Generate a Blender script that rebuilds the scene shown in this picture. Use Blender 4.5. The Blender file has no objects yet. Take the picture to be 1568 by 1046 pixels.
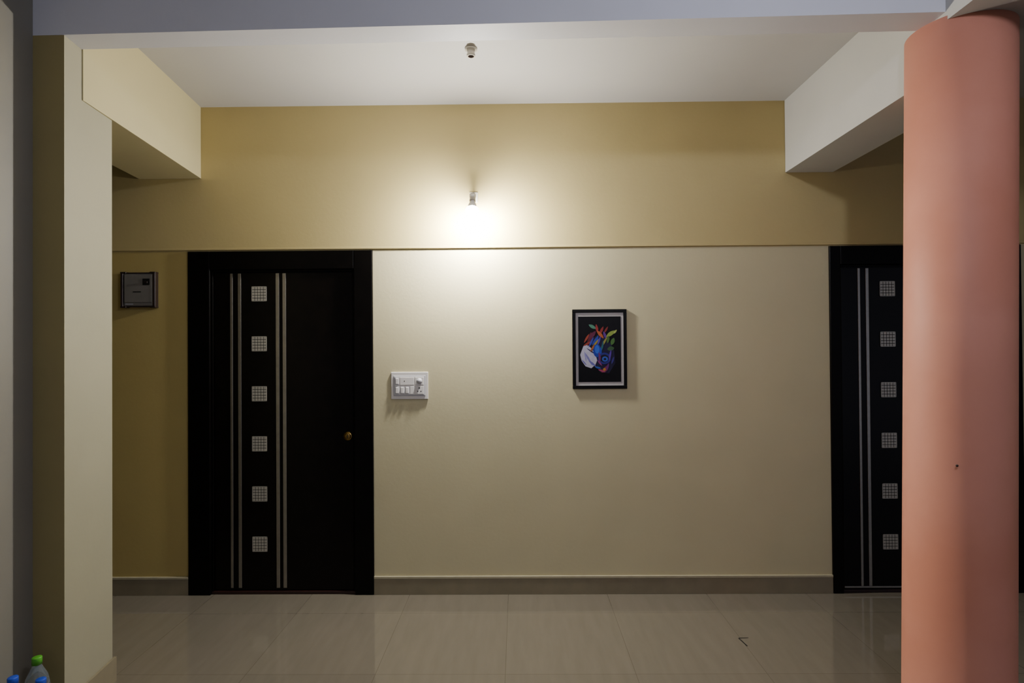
import bpy, bmesh, math
from mathutils import Vector, Matrix

# ---------------------------------------------------------------- materials
def srgb(h):
    h=h.lstrip('#'); c=[int(h[i:i+2],16)/255 for i in (0,2,4)]
    return tuple((x/12.92 if x<=0.04045 else ((x+0.055)/1.055)**2.4) for x in c)+(1,)

def mat(name,col,rough=0.5,metal=0.0,var=0.0,scale=8,bump=0.0,bscale=200,emit=0,spec=0.5,col2=None,trans=0.0,coat=0.0):
    m=bpy.data.materials.new(name); m.use_nodes=True
    nt=m.node_tree; b=nt.nodes['Principled BSDF']
    c=srgb(col); b.inputs['Base Color'].default_value=c
    b.inputs['Roughness'].default_value=rough; b.inputs['Metallic'].default_value=metal
    b.inputs['Specular IOR Level'].default_value=spec
    b.inputs['Transmission Weight'].default_value=trans
    b.inputs['Coat Weight'].default_value=coat
    tc=nt.nodes.new('ShaderNodeTexCoord')
    if var>0 or col2:
        n=nt.nodes.new('ShaderNodeTexNoise'); n.inputs['Scale'].default_value=scale; n.inputs['Detail'].default_value=5
        r=nt.nodes.new('ShaderNodeValToRGB')
        r.color_ramp.elements[0].position=0.35; r.color_ramp.elements[1].position=0.65
        c2=srgb(col2) if col2 else tuple(x*(1-var) for x in c[:3])+(1,)
        r.color_ramp.elements[0].color=c2; r.color_ramp.elements[1].color=c
        nt.links.new(tc.outputs['Object'],n.inputs['Vector']); nt.links.new(n.outputs['Fac'],r.inputs['Fac'])
        nt.links.new(r.outputs['Color'],b.inputs['Base Color'])
    if bump>0:
        n2=nt.nodes.new('ShaderNodeTexNoise'); n2.inputs['Scale'].default_value=bscale; n2.inputs['Detail'].default_value=3
        bp=nt.nodes.new('ShaderNodeBump'); bp.inputs['Strength'].default_value=bump; bp.inputs['Distance'].default_value=0.004
        nt.links.new(tc.outputs['Object'],n2.inputs['Vector']); nt.links.new(n2.outputs['Fac'],bp.inputs['Height'])
        nt.links.new(bp.outputs['Normal'],b.inputs['Normal'])
    if emit>0:
        b.inputs['Emission Color'].default_value=c; b.inputs['Emission Strength'].default_value=emit
    return m

M={}
M['cream']=mat('paint_cream','#C4BB97',0.6,var=0.05,scale=2.5,bump=0.12,bscale=50)
M['yellow']=mat('paint_yellow','#BCAB76',0.6,var=0.05,scale=2.5,bump=0.12,bscale=50)
M['ochre']=mat('paint_ochre','#B29F62',0.6,var=0.05,scale=2.5,bump=0.12,bscale=50)
M['beam_cream']=mat('paint_beam_cream','#B8AE86',0.6,var=0.04,scale=3,bump=0.1,bscale=50)
M['white']=mat('paint_offwhite','#B4B2AD',0.6,var=0.04,scale=3,bump=0.1,bscale=50)
M['fbeam']=mat('paint_beam_front','#CFCED4',0.6,var=0.04,scale=3,bump=0.1,bscale=50)
M['ceil']=mat('paint_ceiling','#B8B6B4',0.7,var=0.04,scale=2,bump=0.1,bscale=50)
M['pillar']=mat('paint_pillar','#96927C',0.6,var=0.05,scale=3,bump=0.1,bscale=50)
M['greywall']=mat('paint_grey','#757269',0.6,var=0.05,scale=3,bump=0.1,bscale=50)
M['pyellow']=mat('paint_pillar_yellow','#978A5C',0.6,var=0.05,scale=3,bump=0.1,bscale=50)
M['salmon']=mat('paint_salmon','#D6917A',0.6,scale=2.0,col2='#CB846B',bump=0.12,bscale=30)
M['skirt']=mat('skirting_tile','#857C66',0.2,var=0.12,scale=9)
M['skirt_top']=mat('skirting_top_grout','#B0A88C',0.5,var=0.1,scale=20)
M['door']=mat('door_laminate_black','#0A0605',0.3,var=0.5,scale=14,spec=0.2)
M['frame']=mat('door_frame_black','#070504',0.4,var=0.4,scale=14,spec=0.13)
M['steel']=mat('brushed_steel','#A09C94',0.3,metal=0.9,var=0.1,scale=40)
M['steel_sq']=mat('inlay_steel','#C0BCB2',0.38,metal=0.5,var=0.1,scale=60)
M['hole']=mat('dark_hole','#050505',0.6,var=0.1)
M['brass']=mat('brass','#8E7440',0.3,metal=1.0,var=0.1,scale=40)
M['red']=mat('threshold_red','#2A1210',0.4,var=0.2)
M['plastic']=mat('white_plastic','#D8D4D2',0.3,var=0.02,scale=20)
M['plastic2']=mat('grey_white_plastic','#B4B3B8',0.3,var=0.02,scale=20)
M['mcb']=mat('mcb_grey','#8A8680',0.35,metal=0.3,var=0.08,scale=20)
M['mcb_d']=mat('mcb_brown','#2A1F1C',0.35,var=0.1)
M['pframe']=mat('picture_frame_black','#0A0808',0.35,var=0.3,scale=30,spec=0.2)
M['mat']=mat('picture_mat_white','#B4B0B0',0.5,var=0.03)
M['canvas']=mat('picture_black','#08060A',0.4,var=0.3,scale=20,spec=0.2)
M['bulb']=mat('bulb_glow','#FFFBF2',0.4,emit=3500)
M['bulb2']=mat('ceiling_bulb_glow','#E6EBFF',0.4,emit=600)
M['bulbbody']=mat('bulb_body','#DDDDDD',0.35,var=0.02)
M['holder']=mat('holder_plastic','#B9B4A8',0.4,var=0.05)
M['brown']=mat('holder_brown','#3A2A20',0.4,var=0.1)
M['pet']=mat('pet_plastic','#DDE8F0',0.08,trans=0.9,var=0.01)
M['capg']=mat('cap_green','#4FA02A',0.4,var=0.05)
M['capb']=mat('cap_blue','#2446B8',0.4,var=0.05)

# floor tiles
def floor_mat():
    m=bpy.data.materials.new('floor_vitrified_tile'); m.use_nodes=True
    nt=m.node_tree; L=nt.links; b=nt.nodes['Principled BSDF']
    tc=nt.nodes.new('ShaderNodeTexCoord')
    mp=nt.nodes.new('ShaderNodeMapping'); mp.inputs['Location'].default_value=(0.068,0.25,0)
    L.new(tc.outputs['Object'],mp.inputs['Vector'])
    br=nt.nodes.new('ShaderNodeTexBrick'); br.offset=0; br.squash=1
    br.inputs['Scale'].default_value=1; br.inputs['Brick Width'].default_value=0.6; br.inputs['Row Height'].default_value=0.6
    br.inputs['Mortar Size'].default_value=0.0012; br.inputs['Mortar Smooth'].default_value=0.2
    br.inputs['Color1'].default_value=(1,1,1,1); br.inputs['Color2'].default_value=(0.95,0.95,0.95,1); br.inputs['Mortar'].default_value=(0.62,0.60,0.56,1)
    L.new(mp.outputs['Vector'],br.inputs['Vector'])
    mp2=nt.nodes.new('ShaderNodeMapping'); mp2.inputs['Scale'].default_value=(10,1.5,1)
    L.new(tc.outputs['Object'],mp2.inputs['Vector'])
    n=nt.nodes.new('ShaderNodeTexNoise'); n.inputs['Scale'].default_value=2.2; n.inputs['Detail'].default_value=4
    L.new(mp2.outputs['Vector'],n.inputs['Vector'])
    r=nt.nodes.new('ShaderNodeValToRGB'); r.color_ramp.elements[0].position=0.25; r.color_ramp.elements[1].position=0.75
    r.color_ramp.elements[0].color=srgb('#6C665A'); r.color_ramp.elements[1].color=srgb('#736C60')
    L.new(n.outputs['Fac'],r.inputs['Fac'])
    mx=nt.nodes.new('ShaderNodeMixRGB'); mx.blend_type='MULTIPLY'; mx.inputs['Fac'].default_value=1
    L.new(r.outputs['Color'],mx.inputs['Color1']); L.new(br.outputs['Color'],mx.inputs['Color2'])
    L.new(mx.outputs['Color'],b.inputs['Base Color'])
    b.inputs['Roughness'].default_value=0.05; b.inputs['Specular IOR Level'].default_value=1.0
    b.inputs['IOR'].default_value=1.6
    return m
M['floor']=floor_mat()

# ---------------------------------------------------------------- mesh helpers
def add_box(bm,x0,x1,y0,y1,z0,z1,mi=0,bev=0.0,segs=2):
    t=bmesh.new()
    v=[t.verts.new(p) for p in [(x0,y0,z0),(x1,y0,z0),(x1,y1,z0),(x0,y1,z0),(x0,y0,z1),(x1,y0,z1),(x1,y1,z1),(x0,y1,z1)]]
    for f in [(0,3,2,1),(4,5,6,7),(0,1,5,4),(1,2,6,5),(2,3,7,6),(3,0,4,7)]:
        t.faces.new([v[i] for i in f])
    if bev>0: bmesh.ops.bevel(t,geom=t.edges[:],offset=bev,segments=segs,affect='EDGES',profile=0.5)
    for f in t.faces: f.material_index=mi
    me=bpy.data.meshes.new('tmp'); t.to_mesh(me); t.free(); bm.from_mesh(me); bpy.data.meshes.remove(me)

def add_prism(bm,pts,z0,z1,mi=0):
    n=len(pts)
    a=[bm.verts.new((p[0],p[1],z0)) for p in pts]; b=[bm.verts.new((p[0],p[1],z1)) for p in pts]
    fs=[bm.faces.new(a[::-1]),bm.faces.new(b)]
    for i in range(n): fs.append(bm.faces.new([a[i],a[(i+1)%n],b[(i+1)%n],b[i]]))
    for f in fs: f.material_index=mi

def add_lathe(bm,prof,mtx,mi=0,seg=32,smooth=True,mis=None):
    """prof: list of (r,h) along local z"""
    rings=[]
    for r,h in prof:
        if r<1e-6: rings.append([bm.verts.new(mtx@Vector((0,0,h)))])
        else: rings.append([bm.verts.new(mtx@Vector((r*math.cos(2*math.pi*i/seg),r*math.sin(2*math.pi*i/seg),h))) for i in range(seg)])
    for k in range(len(rings)-1):
        A,B=rings[k],rings[k+1]; m=mis[k] if mis else mi
        for i in range(seg):
            j=(i+1)%seg
            if len(A)==1 and len(B)==1: continue
            if len(A)==1: f=bm.faces.new([A[0],B[j],B[i]])
            elif len(B)==1: f=bm.faces.new([A[i],A[j],B[0]])
            else: f=bm.faces.new([A[i],A[j],B[j],B[i]])
            f.smooth=smooth; f.material_index=m

def finish(bm,name,mats,parent=None,loc=None):
    bmesh.ops.recalc_face_normals(bm,faces=bm.faces[:])
    me=bpy.data.meshes.new(name); bm.to_mesh(me); bm.free()
    for m in mats: me.materials.append(M[m])
    o=bpy.data.objects.new(name,me); bpy.context.scene.collection.objects.link(o)
    if parent: o.parent=parent
    if loc: o.location=loc
    return o

def boxobj(name,dims,m,bev=0.0,parent=None):
    bm=bmesh.new(); add_box(bm,*dims,bev=bev); return finish(bm,name,[m],parent)

def empty(name,loc=(0,0,0)):
    e=bpy.data.objects.new(name,None); e.empty_display_size=0.1; e.location=loc
    bpy.context.scene.collection.objects.link(e); return e

# ---------------------------------------------------------------- room shell
H=2.995
XL,XR=-4.6,5.2
YF=-7.0
bm=bmesh.new(); add_box(bm,XL,XR,YF,0.25,-0.12,0); finish(bm,'floor',['floor'])
bm=bmesh.new(); add_box(bm,XL,XR,YF,0.25,H,H+0.15); finish(bm,'ceiling',['ceil'])
DT=2.106
D1=(-2.025,-0.886); D2=(1.897,3.052)
bm=bmesh.new()
add_box(bm,XL,D1[0],0,0.2,0,DT,1)
add_box(bm,D1[1],D2[0],0,0.2,0,DT,0)
add_box(bm,D2[1],XR,0,0.2,0,DT,0)
add_box(bm,XL,XR,0.0,0.2,DT,H,2)
finish(bm,'wall_back',['cream','ochre','yellow'])
# projecting upper plaster band with small lip
bm=bmesh.new()
add_box(bm,XL,XR,-0.008,0.0,DT+0.012,H,0)
add_box(bm,XL,XR,-0.010,0.0,DT+0.006,DT+0.020,0,bev=0.003)
finish(bm,'trim_1',['yellow','cream'])
# far ends
boxobj('wall_left',(XL-0.15,XL,YF,0.2,0,H),'ochre')
boxobj('wall_right',(XR,XR+0.15,-3.0,0.2,0,H),'cream')

def skirt(name,x0,x1):
    bm=bmesh.new()
    add_box(bm,x0,x1,-0.010,0,0,0.098,0,bev=0.0015)
    add_box(bm,x0,x1,-0.012,0,0.098,0.112,1,bev=0.002)
    finish(bm,name,['skirt','skirt_top'])
skirt('baseboard_back',D1[1],D2[0])
skirt('baseboard_left',XL,D1[0])
skirt('baseboard_right',D2[1],XR)

# left beam (runs from back wall out to the pillar, slightly skewed)
bm=bmesh.new()
add_prism(bm,[(-1.94,-0.01),(-2.32,-0.01),(-2.22,-1.118),(-1.817,-1.118)],2.555,H)
finish(bm,'beam_left',['beam_cream'])
# left pillar
bm=bmesh.new()
add_prism(bm,[(-1.848,-0.906),(-2.22,-0.906),(-2.22,-1.229),(-1.808,-1.229)],0,H,0)
o=finish(bm,'pillar_left',['pillar','pyellow'])
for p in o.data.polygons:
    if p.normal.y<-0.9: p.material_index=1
bm=bmesh.new()
add_prism(bm,[(-1.848,-0.896),(-1.836,-0.896),(-1.796,-1.241),(-1.93,-1.241),(-1.93,-1.229),(-1.808,-1.229)],0,0.11,0)
finish(bm,'baseboard_pillar',['skirt'])
# wall on the left coming toward the viewer
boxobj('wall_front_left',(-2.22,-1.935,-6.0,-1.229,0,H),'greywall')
# front cross beam
bm=bmesh.new()
add_prism(bm,[(-1.935,-1.229),(1.95,-1.318),(1.95,-1.186),(-1.935,-1.118)],2.769,H)
finish(bm,'beam_front',['fbeam'])
# right beam
bm=bmesh.new()
add_prism(bm,[(1.637,-1.15),(1.637,-0.01),(1.925,-0.01),(1.925,-1.15)],2.555,H)
finish(bm,'beam_right',['white'])
bm=bmesh.new()
add_prism(bm,[(1.637,-6.0),(1.637,-1.25),(2.05,-1.25),(2.05,-6.0)],2.735,H)
finish(bm,'beam_near_right',['white'])
# round column
bm=bmesh.new()
T=Matrix.Translation((1.765,-1.2,0))
add_lathe(bm,[(0,0),(0.187,0),(0.187,0.03),(0.182,0.04),(0.181,1.4),(0.181,2.75),(0,2.75)],T,seg=96)
for v in bm.verts: v.co.x+= -0.040*(1-v.co.z/2.769)+0.008*(v.co.z/2.769)
col=finish(bm,'round_column',['salmon'])
bm=bmesh.new()
d=Vector((-0.612,-0.791,0))
R=Matrix.Translation(Vector((1.742,-1.2,1.054))+d*0.179)@d.to_track_quat('Z','Y').to_matrix().to_4x4()
add_lathe(bm,[(0,0),(0.002,0),(0.002,0.012),(0.0045,0.012),(0.0045,0.014),(0,0.014)],R,seg=12)
finish(bm,'nail',['brown'],parent=col)

# ---------------------------------------------------------------- doors
def door(name,x0,x1,shift,lock=True):
    e=empty(name,(x0,0,0))
    w=x1-x0
    # frame
    bm=bmesh.new()
    fl=0.137+shift; fr=0.115
    yf=-0.012; 
    add_box(bm,0.001,fl,yf,0.12,0,DT-0.001,0,bev=0.004)
    add_box(bm,w-fr,w-0.001,yf,0.12,0,DT-0.001,0,bev=0.004)
    add_box(bm,fl,w-fr,yf,0.12,DT-0.115,DT-0.001,0,bev=0.004)
    # rebate step
    add_box(bm,fl,fl+0.012,0.004,0.12,0,DT-0.115,0,bev=0.002)
    add_box(bm,w-fr-0.012,w-fr,0.004,0.12,0,DT-0.115,0,bev=0.002)
    add_box(bm,fl,w-fr,0.004,0.12,DT-0.127,DT-0.115,0,bev=0.002)
    finish(bm,'frame',['frame'],e)
    bm=bmesh.new()
    add_box(bm,fl+0.014,w-fr-0.014,0.014,0.055,0.022,DT-0.13,0,bev=0.003)
    finish(bm,'leaf',['door'],e)
    bm=bmesh.new(); add_box(bm,fl,w-fr,0.002,0.10,0.0,0.018,0,bev=0.002); finish(bm,'threshold',['red'],e)
    bm=bmesh.new()
    if not lock: add_box(bm,fl+0.014,w-fr-0.014,0.008,0.0142,0.026,0.036,0,bev=0.001)
    # inlay strips
    for sx,hw in ((0.260,0.0075),(0.310,0.0095),(0.545,0.0105),(0.587,0.0105)):
        sx=sx+shift*(1.0)
        add_box(bm,sx-hw,sx+hw,0.0105,0.0142,0.036,DT-0.135,0,bev=0.0012)
    finish(bm,'inlay_strips',['steel'],e)
    # perforated squares
    bm=bmesh.new()
    cx=0.432+shift
    s=0.046
    for k in range(6):
        cz=1.844-0.308*k
        add_box(bm,cx-s,cx+s,0.0115,0.0142,cz-s,cz+s,1,bev=0.0008)
        # lattice of steel tiles leaving dark lines
        n=5; g=0.0034; cell=(2*s-0.004)/n
        for i in range(n):
            for j in range(n):
                a=cx-s+0.002+i*cell+g/2; c=cz-s+0.002+j*cell+g/2
                add_box(bm,a,a+cell-g,0.0095,0.0118,c,c+cell-g,0)
        for a,b,c,dd in ((cx-s,cx+s,cz-s,cz-s+0.003),(cx-s,cx+s,cz+s-0.003,cz+s),(cx-s,cx-s+0.003,cz-s,cz+s),(cx+s-0.003,cx+s,cz-s,cz+s)):
            add_box(bm,a,b,0.0095,0.0118,c,dd,0)
    finish(bm,'inlay_squares',['steel_sq','hole'],e)
    # lock
    bm=bmesh.new()
    T=Matrix.Translation((w-0.161,0.014,0.964))@Matrix.Rotation(math.radians(90),4,'X')
    add_lathe(bm,[(0,0),(0.027,0),(0.028,0.004),(0.022,0.008),(0.018,0.009),(0.018,0.016),(0.013,0.019),(0,0.019)],T,mi=0,seg=40)
    add_box(bm,w-0.163,w-0.159,-0.0065,-0.004,0.956,0.972,1)
    finish(bm,'lock',['brass','hole'],e)
    return e
door('door_1',D1[0],D1[1],0.0)
door('door_2',D2[0],D2[1],-0.072,False)

# ---------------------------------------------------------------- picture
pic=empty('framed_picture',(0.4995,-0.003,1.4885))
hw,hh=0.1655,0.2425
bm=bmesh.new(); fb=0.020
add_box(bm,-hw,hw,-0.007,0.003,hh-fb,hh,0,bev=0.002); add_box(bm,-hw,hw,-0.007,0.003,-hh,-hh+fb,0,bev=0.002)
add_box(bm,-hw,-hw+fb,-0.007,0.003,-hh+fb,hh-fb,0,bev=0.002); add_box(bm,hw-fb,hw,-0.007,0.003,-hh+fb,hh-fb,0,bev=0.002)
finish(bm,'frame',['pframe'],pic)
bm=bmesh.new(); add_box(bm,-hw+fb,hw-fb,-0.002,0.003,-hh+fb,hh-fb); finish(bm,'mat_board',['mat'],pic)
bm=bmesh.new(); add_box(bm,-hw+0.036,hw-0.036,-0.0035,-0.002,-hh+0.042,hh-0.044); finish(bm,'canvas',['canvas'],pic)
PX=0.00396
artmats={}
def amat(c):
    if c not in artmats:
        k='art_'+c[1:]; M[k]=mat('art_paint_'+c[1:],c,0.45,var=0.12,scale=60,spec=0.3); artmats[c]=k
    return artmats[c]
art=bmesh.new(); artlist=[]; lay=[0]
def shape(pts,c):
    k=amat(c)
    if k not in artlist: artlist.append(k)
    lay[0]+=1; y=-0.0037-0.00003*lay[0]
    vs=[art.verts.new(((px-918)*PX,y,-(py-534.5)*PX)) for px,py in pts]
    f=art.faces.new(vs); f.material_index=artlist.index(k)
def leaf(cx,cy,L,W,ang,c,bend=0.0):
    pts=[]; n=14
    for side in (1,-1):
        rng=range(n+1) if side==1 else range(n-1,0,-1)
        for i in rng:
            t=i/n; u=(t-0.5)*L; v=side*W/2*math.sin(math.pi*t)**0.8+bend*math.sin(math.pi*t)
            a=math.radians(ang); pts.append((cx+u*math.cos(a)-v*math.sin(a),cy+(u*math.sin(a)+v*math.cos(a))))
    shape(pts,c)
def blob(cx,cy,rx,ry,c,n=20): shape([(cx+rx*math.cos(2*math.pi*i/n),cy+ry*math.sin(2*math.pi*i/n)) for i in range(n)],c)
# deep violet halo
shape([(905,520),(916,512),(930,518),(940,536),(942,556),(932,572),(918,570),(910,556),(906,540)],'#150F30')
# white mask-like form, lower left
shape([(893,530),(897,526),(903,531),(908,537),(912,544),(914,552),(911,559),(905,564),(896,561),(890,552),(888,543)],'#A2A0B4')
leaf(901,550,24,3,60,'#6E6CA0'); leaf(896,546,18,2,80,'#7A78AC'); leaf(907,557,14,3,40,'#5A589A')
leaf(905,538,18,2,35,'#2A264C'); leaf(894,555,12,2,50,'#5E5C94')
# red / orange fan upper left
leaf(902,519,22,8,-75,'#4E1822',2); leaf(898,518,16,3,-60,'#863828'); leaf(907,513,16,6,-50,'#521A36')
leaf(911,521,18,5,-55,'#26348A',1); leaf(899,526,14,3,-30,'#7A3024'); leaf(905,524,18,3,-65,'#303890')
leaf(907,500,13,5,30,'#44705E'); leaf(914,503,14,4,-100,'#802628'); leaf(921,506,14,4,-65,'#7A2828')
leaf(919,512,16,5,-130,'#984E28'); leaf(928,505,12,3,-60,'#702624'); leaf(926,513,12,4,-110,'#50287C')
leaf(911,527,20,3,-55,'#8A7A2C'); leaf(917,522,16,3,-70,'#443694')
# green leaves upper right
leaf(935,511,17,6,-35,'#7C8E3E'); leaf(942,508,8,3,-50,'#929E50'); leaf(931,520,12,4,-80,'#3A5A28'); leaf(938,523,12,6,-70,'#3E6230'); leaf(935,534,11,7,-10,'#304E30')
leaf(925,524,20,3,-60,'#7E7834'); leaf(921,531,20,3,-75,'#20525E',1)
# blue body
blob(914,537,6,10,'#1A2C8C'); blob(914,535,3.5,6.5,'#3054B4'); leaf(907,533,14,3,-60,'#8C4E24'); leaf(919,540,16,4,-85,'#22349A')
blob(925,549,10,9,'#211F70'); blob(925,549,7,6,'#0D0A1C'); blob(926,550,4.6,4,'#304AA2'); blob(926,550,2,1.8,'#0D0A1C')
leaf(917,547,16,3,-95,'#642058',1); leaf(934,544,18,3,-80,'#4C2C8C'); leaf(938,552,12,3,-70,'#302870')
leaf(926,565,16,6,-45,'#722048',1); leaf(921,568,12,3,20,'#8C3658'); leaf(930,562,12,3,-75,'#521E66'); blob(925,566,2.2,2.2,'#A07026')
leaf(915,563,10,3,15,'#284692'); leaf(918,556,12,2.5,50,'#702866')
finish(art,'painted_artwork',artlist,pic)

# ---------------------------------------------------------------- switchboard
sw=empty('switchboard',(-0.6625,0.009,1.273))
bm=bmesh.new(); add_box(bm,-0.1135,0.1135,-0.017,-0.009,-0.083,0.083,0,bev=0.003,segs=3)
add_box(bm,-0.098,0.098,-0.020,-0.015,-0.062,0.062,1,bev=0.003)
add_box(bm,-0.090,0.090,-0.0215,-0.0195,-0.055,0.055,0,bev=0.001)
finish(bm,'plate',['plastic','plastic2'],sw)
bm=bmesh.new()
for x0,x1,z0,z1 in ((-0.088,-0.062,0.004,0.052),(-0.088,-0.062,-0.052,-0.003),(-0.056,-0.030,-0.052,-0.003),(-0.026,0.000,-0.052,-0.003)):
    add_box(bm,x0,x1,-0.0225,-0.021,z0,z1,1,bev=0.001)
    add_box(bm,x0+0.004,x1-0.004,-0.027,-0.022,z0+0.006,z1-0.006,0,bev=0.002)
add_box(bm,-0.058,0.028,-0.0235,-0.021,0.004,0.052,0,bev=0.002)
add_box(bm,0.004,0.028,-0.0235,-0.021,-0.052,-0.003,0,bev=0.002)
finish(bm,'switches',['plastic','plastic2'],sw)
bm=bmesh.new()
add_box(bm,0.034,0.088,-0.0235,-0.021,-0.052,-0.002,0,bev=0.002)
add_box(bm,0.034,0.088,-0.0235,-0.021,0.004,0.052,0,bev=0.002)
T=Matrix.Translation((0.061,-0.0235,0.028))@Matrix.Rotation(math.radians(90),4,'X')
add_lathe(bm,[(0.018,0),(0.018,0.002),(0.014,0.004),(0.012,0.010),(0,0.010)],T,mi=2,seg=28)
for hx,hz,r in ((0.061,-0.014,0.0045),(0.051,-0.034,0.0036),(0.071,-0.034,0.0036),(-0.030,0.028,0.003)):
    T=Matrix.Translation((hx,-0.0232,hz))@Matrix.Rotation(math.radians(90),4,'X')
    add_lathe(bm,[(r,0),(r,0.0008),(0,0.0008)],T,mi=1,seg=16)
finish(bm,'socket_and_dial',['plastic','hole','plastic2'],sw)

# ---------------------------------------------------------------- distribution box
mc=empty('circuit_breaker_box',(-2.3165,0,1.871))
bm=bmesh.new()
add_box(bm,-0.090,0.090,-0.030,0,-0.100,0.100,0,bev=0.006,segs=3)
add_box(bm,-0.084,0.084,-0.034,-0.029,-0.078,0.092,0,bev=0.003)
finish(bm,'cover',['mcb'],mc)
bm=bmesh.new()
for s in (-1,1):
    a,b=(0.090,0.108)
    x0,x1=(a,b) if s>0 else (-b,-a)
    add_box(bm,x0,x1,-0.036,0,-0.106,0.106,0,bev=0.006,segs=3)
    x0,x1=(0.072,b) if s>0 else (-b,-0.072)
    add_box(bm,x0,x1,-0.036,-0.0,0.100,0.110,0,bev=0.003)
    add_box(bm,x0,x1,-0.036,-0.0,-0.110,-0.100,0,bev=0.003)
add_box(bm,-0.074,0.074,-0.031,0,0.100,0.106,0); add_box(bm,-0.074,0.074,-0.031,0,-0.106,-0.100,0)
finish(bm,'side_brackets',['mcb_d'],mc)
bm=bmesh.new()
add_box(bm,0.030,0.074,-0.0355,-0.033,0.028,0.068,0,bev=0.001); add_box(bm,0.040,0.062,-0.042,-0.035,0.040,0.050,1,bev=0.001)
add_box(bm,-0.030,0.020,-0.0348,-0.033,-0.016,-0.010,0); add_box(bm,-0.078,-0.030,-0.0305,-0.029,-0.090,-0.084,2)
finish(bm,'window_and_label',['hole','mcb_d','plastic2'],mc)

# ---------------------------------------------------------------- wall bulb
lb=empty('wall_light_bulb',(-0.262,-0.008,2.42))
bm=bmesh.new()
add_box(bm,-0.026,0.026,-0.006,0,-0.030,0.034,0,bev=0.003)
finish(bm,'backplate',['holder'],lb)
ax=Vector((0,-0.42,-0.907)).normalized()
base=Vector((0,-0.085,-0.010))
q=ax.to_track_quat('Z','Y').to_matrix().to_4x4()
T=Matrix.Translation(base)@q
bm=bmesh.new()
add_lathe(bm,[(0,-0.010),(0.016,-0.010),(0.020,-0.004),(0.020,0.006),(0.017,0.010),(0.017,0.034),(0.019,0.036),(0.019,0.042),(0,0.042)],T,seg=32)
add_box(bm,-0.010,0.010,-0.085,0,-0.020,0.002,0,bev=0.004)
finish(bm,'angle_holder',['holder'],lb)
bm=bmesh.new()
add_lathe(bm,[(0.013,0.042),(0.013,0.050),(0.020,0.060),(0.032,0.095),(0.036,0.102)],T,seg=32)
finish(bm,'bulb_body',['bulbbody'],lb)
bm=bmesh.new()
pr=[(0.036,0.102),(0.038,0.110)]
for i in range(1,11):
    a=i/10*math.pi/2; pr.append((0.038*math.cos(a) if i<10 else 0,0.110+0.038*math.sin(a)))
add_lathe(bm,pr,T,seg=32)
finish(bm,'bulb_diffuser',['bulb'],lb)

# second lamp: a ceiling bulb in the front part of the lobby
cb=empty('ceiling_light_bulb',(0.95,-2.95,H))
T=Matrix.Rotation(math.pi,4,'X')
bm=bmesh.new()
add_lathe(bm,[(0,0),(0.031,0),(0.031,0.008),(0.024,0.012),(0.019,0.014),(0.018,0.030),(0.021,0.040),(0.0,0.040)],T,seg=36)
finish(bm,'holder_body',['holder'],cb)
bm=bmesh.new()
pr=[(0.014,0.040),(0.018,0.052),(0.034,0.078)]
for i in range(0,13):
    a=-0.6+i/12*(math.pi/2+0.6); pr.append((0.045*math.cos(a) if i<12 else 0,0.108+0.045*math.sin(a)))
add_lathe(bm,pr,T,seg=36)
finish(bm,'bulb_diffuser',['bulb2'],cb)

# ---------------------------------------------------------------- ceiling holder
ch=empty('ceiling_lamp_holder',(-0.222,-0.66,H))
bm=bmesh.new()
add_lathe(bm,[(0,0),(0.031,0),(0.031,0.008),(0.024,0.012),(0.019,0.014),(0.018,0.028),(0.021,0.030),(0.021,0.040),(0.015,0.040),(0.015,0.020),(0,0.020)],T,seg=36,mis=[0,0,0,0,1,1,1,1,2,2])
finish(bm,'holder_body',['holder','holder','brown'],ch)

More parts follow.
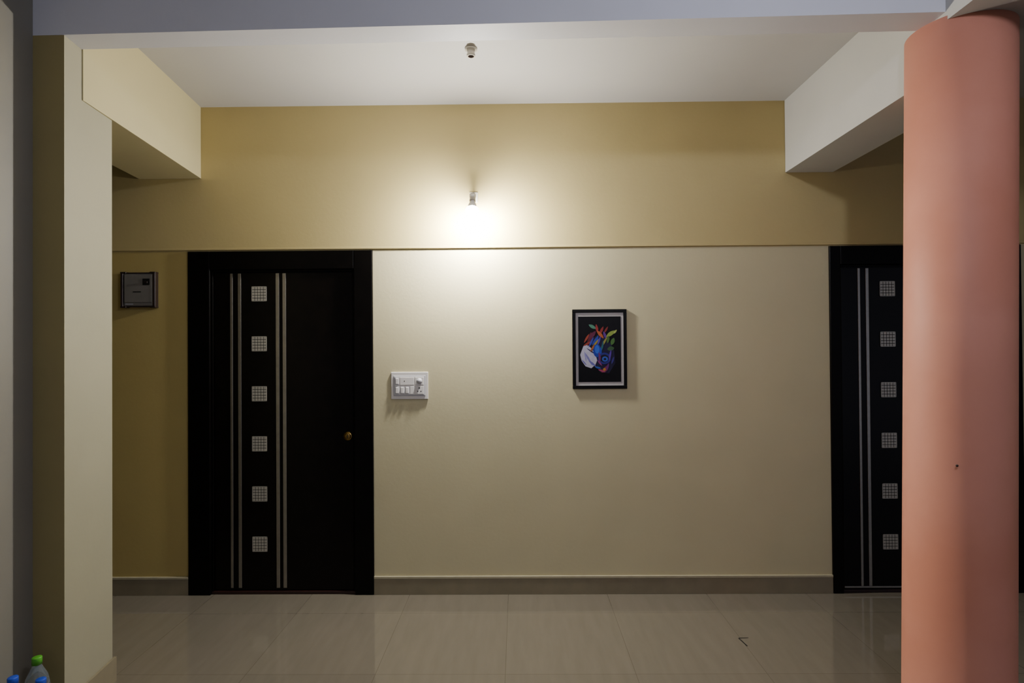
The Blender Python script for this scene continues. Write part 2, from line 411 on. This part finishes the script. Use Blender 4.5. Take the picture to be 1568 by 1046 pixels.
# ---------------------------------------------------------------- bottles
def bottle(x,y,h,cap,r=0.04):
    e=empty('water_bottle',(x,y,0))
    bm=bmesh.new()
    p=[(0,0.006),(r*0.6,0.0),(r*0.95,0.006),(r,0.02)]
    z=0.02
    while z<h*0.62:
        p+=[(r,z+0.012),(r*0.95,z+0.016),(r,z+0.020)]; z+=0.022
    p+=[(r,h*0.68),(r*0.85,h*0.78),(r*0.5,h*0.87),(0.014,h*0.91),(0.014,h*0.93)]
    add_lathe(bm,p,Matrix.Identity(4),seg=36); finish(bm,'body',['pet'],e)
    bm=bmesh.new(); add_lathe(bm,[(0.014,h*0.92),(0.0165,h*0.92),(0.0165,h-0.002),(0.015,h),(0,h)],Matrix.Identity(4),seg=28); finish(bm,'cap',[cap],e)
bottle(-1.845,-1.315,0.335,'capg')
bottle(-1.835,-1.43,0.325,'capb')
bottle(-1.775,-1.38,0.29,'capb',r=0.036)

# crack in floor tile
bm=bmesh.new()
add_prism(bm,[(1.125,-0.528),(1.175,-0.527),(1.175,-0.531),(1.127,-0.534)],0,0.0006)
add_prism(bm,[(1.121,-0.53),(1.127,-0.534),(1.14,-0.61),(1.134,-0.61)],0,0.0006)
finish(bm,'floor_tile_crack',['hole'])

# ---------------------------------------------------------------- world & camera
w=bpy.data.worlds.new('World'); bpy.context.scene.world=w; w.use_nodes=True
nt=w.node_tree; bg=nt.nodes['Background']; bg.inputs['Color'].default_value=(0.76,0.79,1.0,1)
# dim overcast daylight, brighter towards the open front-right side of the lobby
tc=nt.nodes.new('ShaderNodeTexCoord'); dp=nt.nodes.new('ShaderNodeVectorMath'); dp.operation='DOT_PRODUCT'
dp.inputs[1].default_value=(0.9,-0.43,0.0); mr=nt.nodes.new('ShaderNodeMapRange')
nt.links.new(tc.outputs['Generated'],dp.inputs[0]); nt.links.new(dp.outputs['Value'],mr.inputs['Value'])
mr.inputs['From Min'].default_value=-0.2; mr.inputs['From Max'].default_value=1.0
mr.inputs['To Min'].default_value=0.03; mr.inputs['To Max'].default_value=0.45
nt.links.new(mr.outputs['Result'],bg.inputs['Strength'])

cam=bpy.data.cameras.new('Camera'); co=bpy.data.objects.new('Camera',cam); bpy.context.scene.collection.objects.link(co)
cam.sensor_width=36; cam.lens=20.0; cam.clip_start=0.05
R=(Matrix.Rotation(math.radians(0.57),3,'Z')@Matrix.Rotation(math.radians(90.5),3,'X')@Matrix.Rotation(math.radians(-0.42),3,'Z'))
co.matrix_world=Matrix.Translation((0,-3.48,1.508))@R.to_4x4()
bpy.context.scene.camera=co
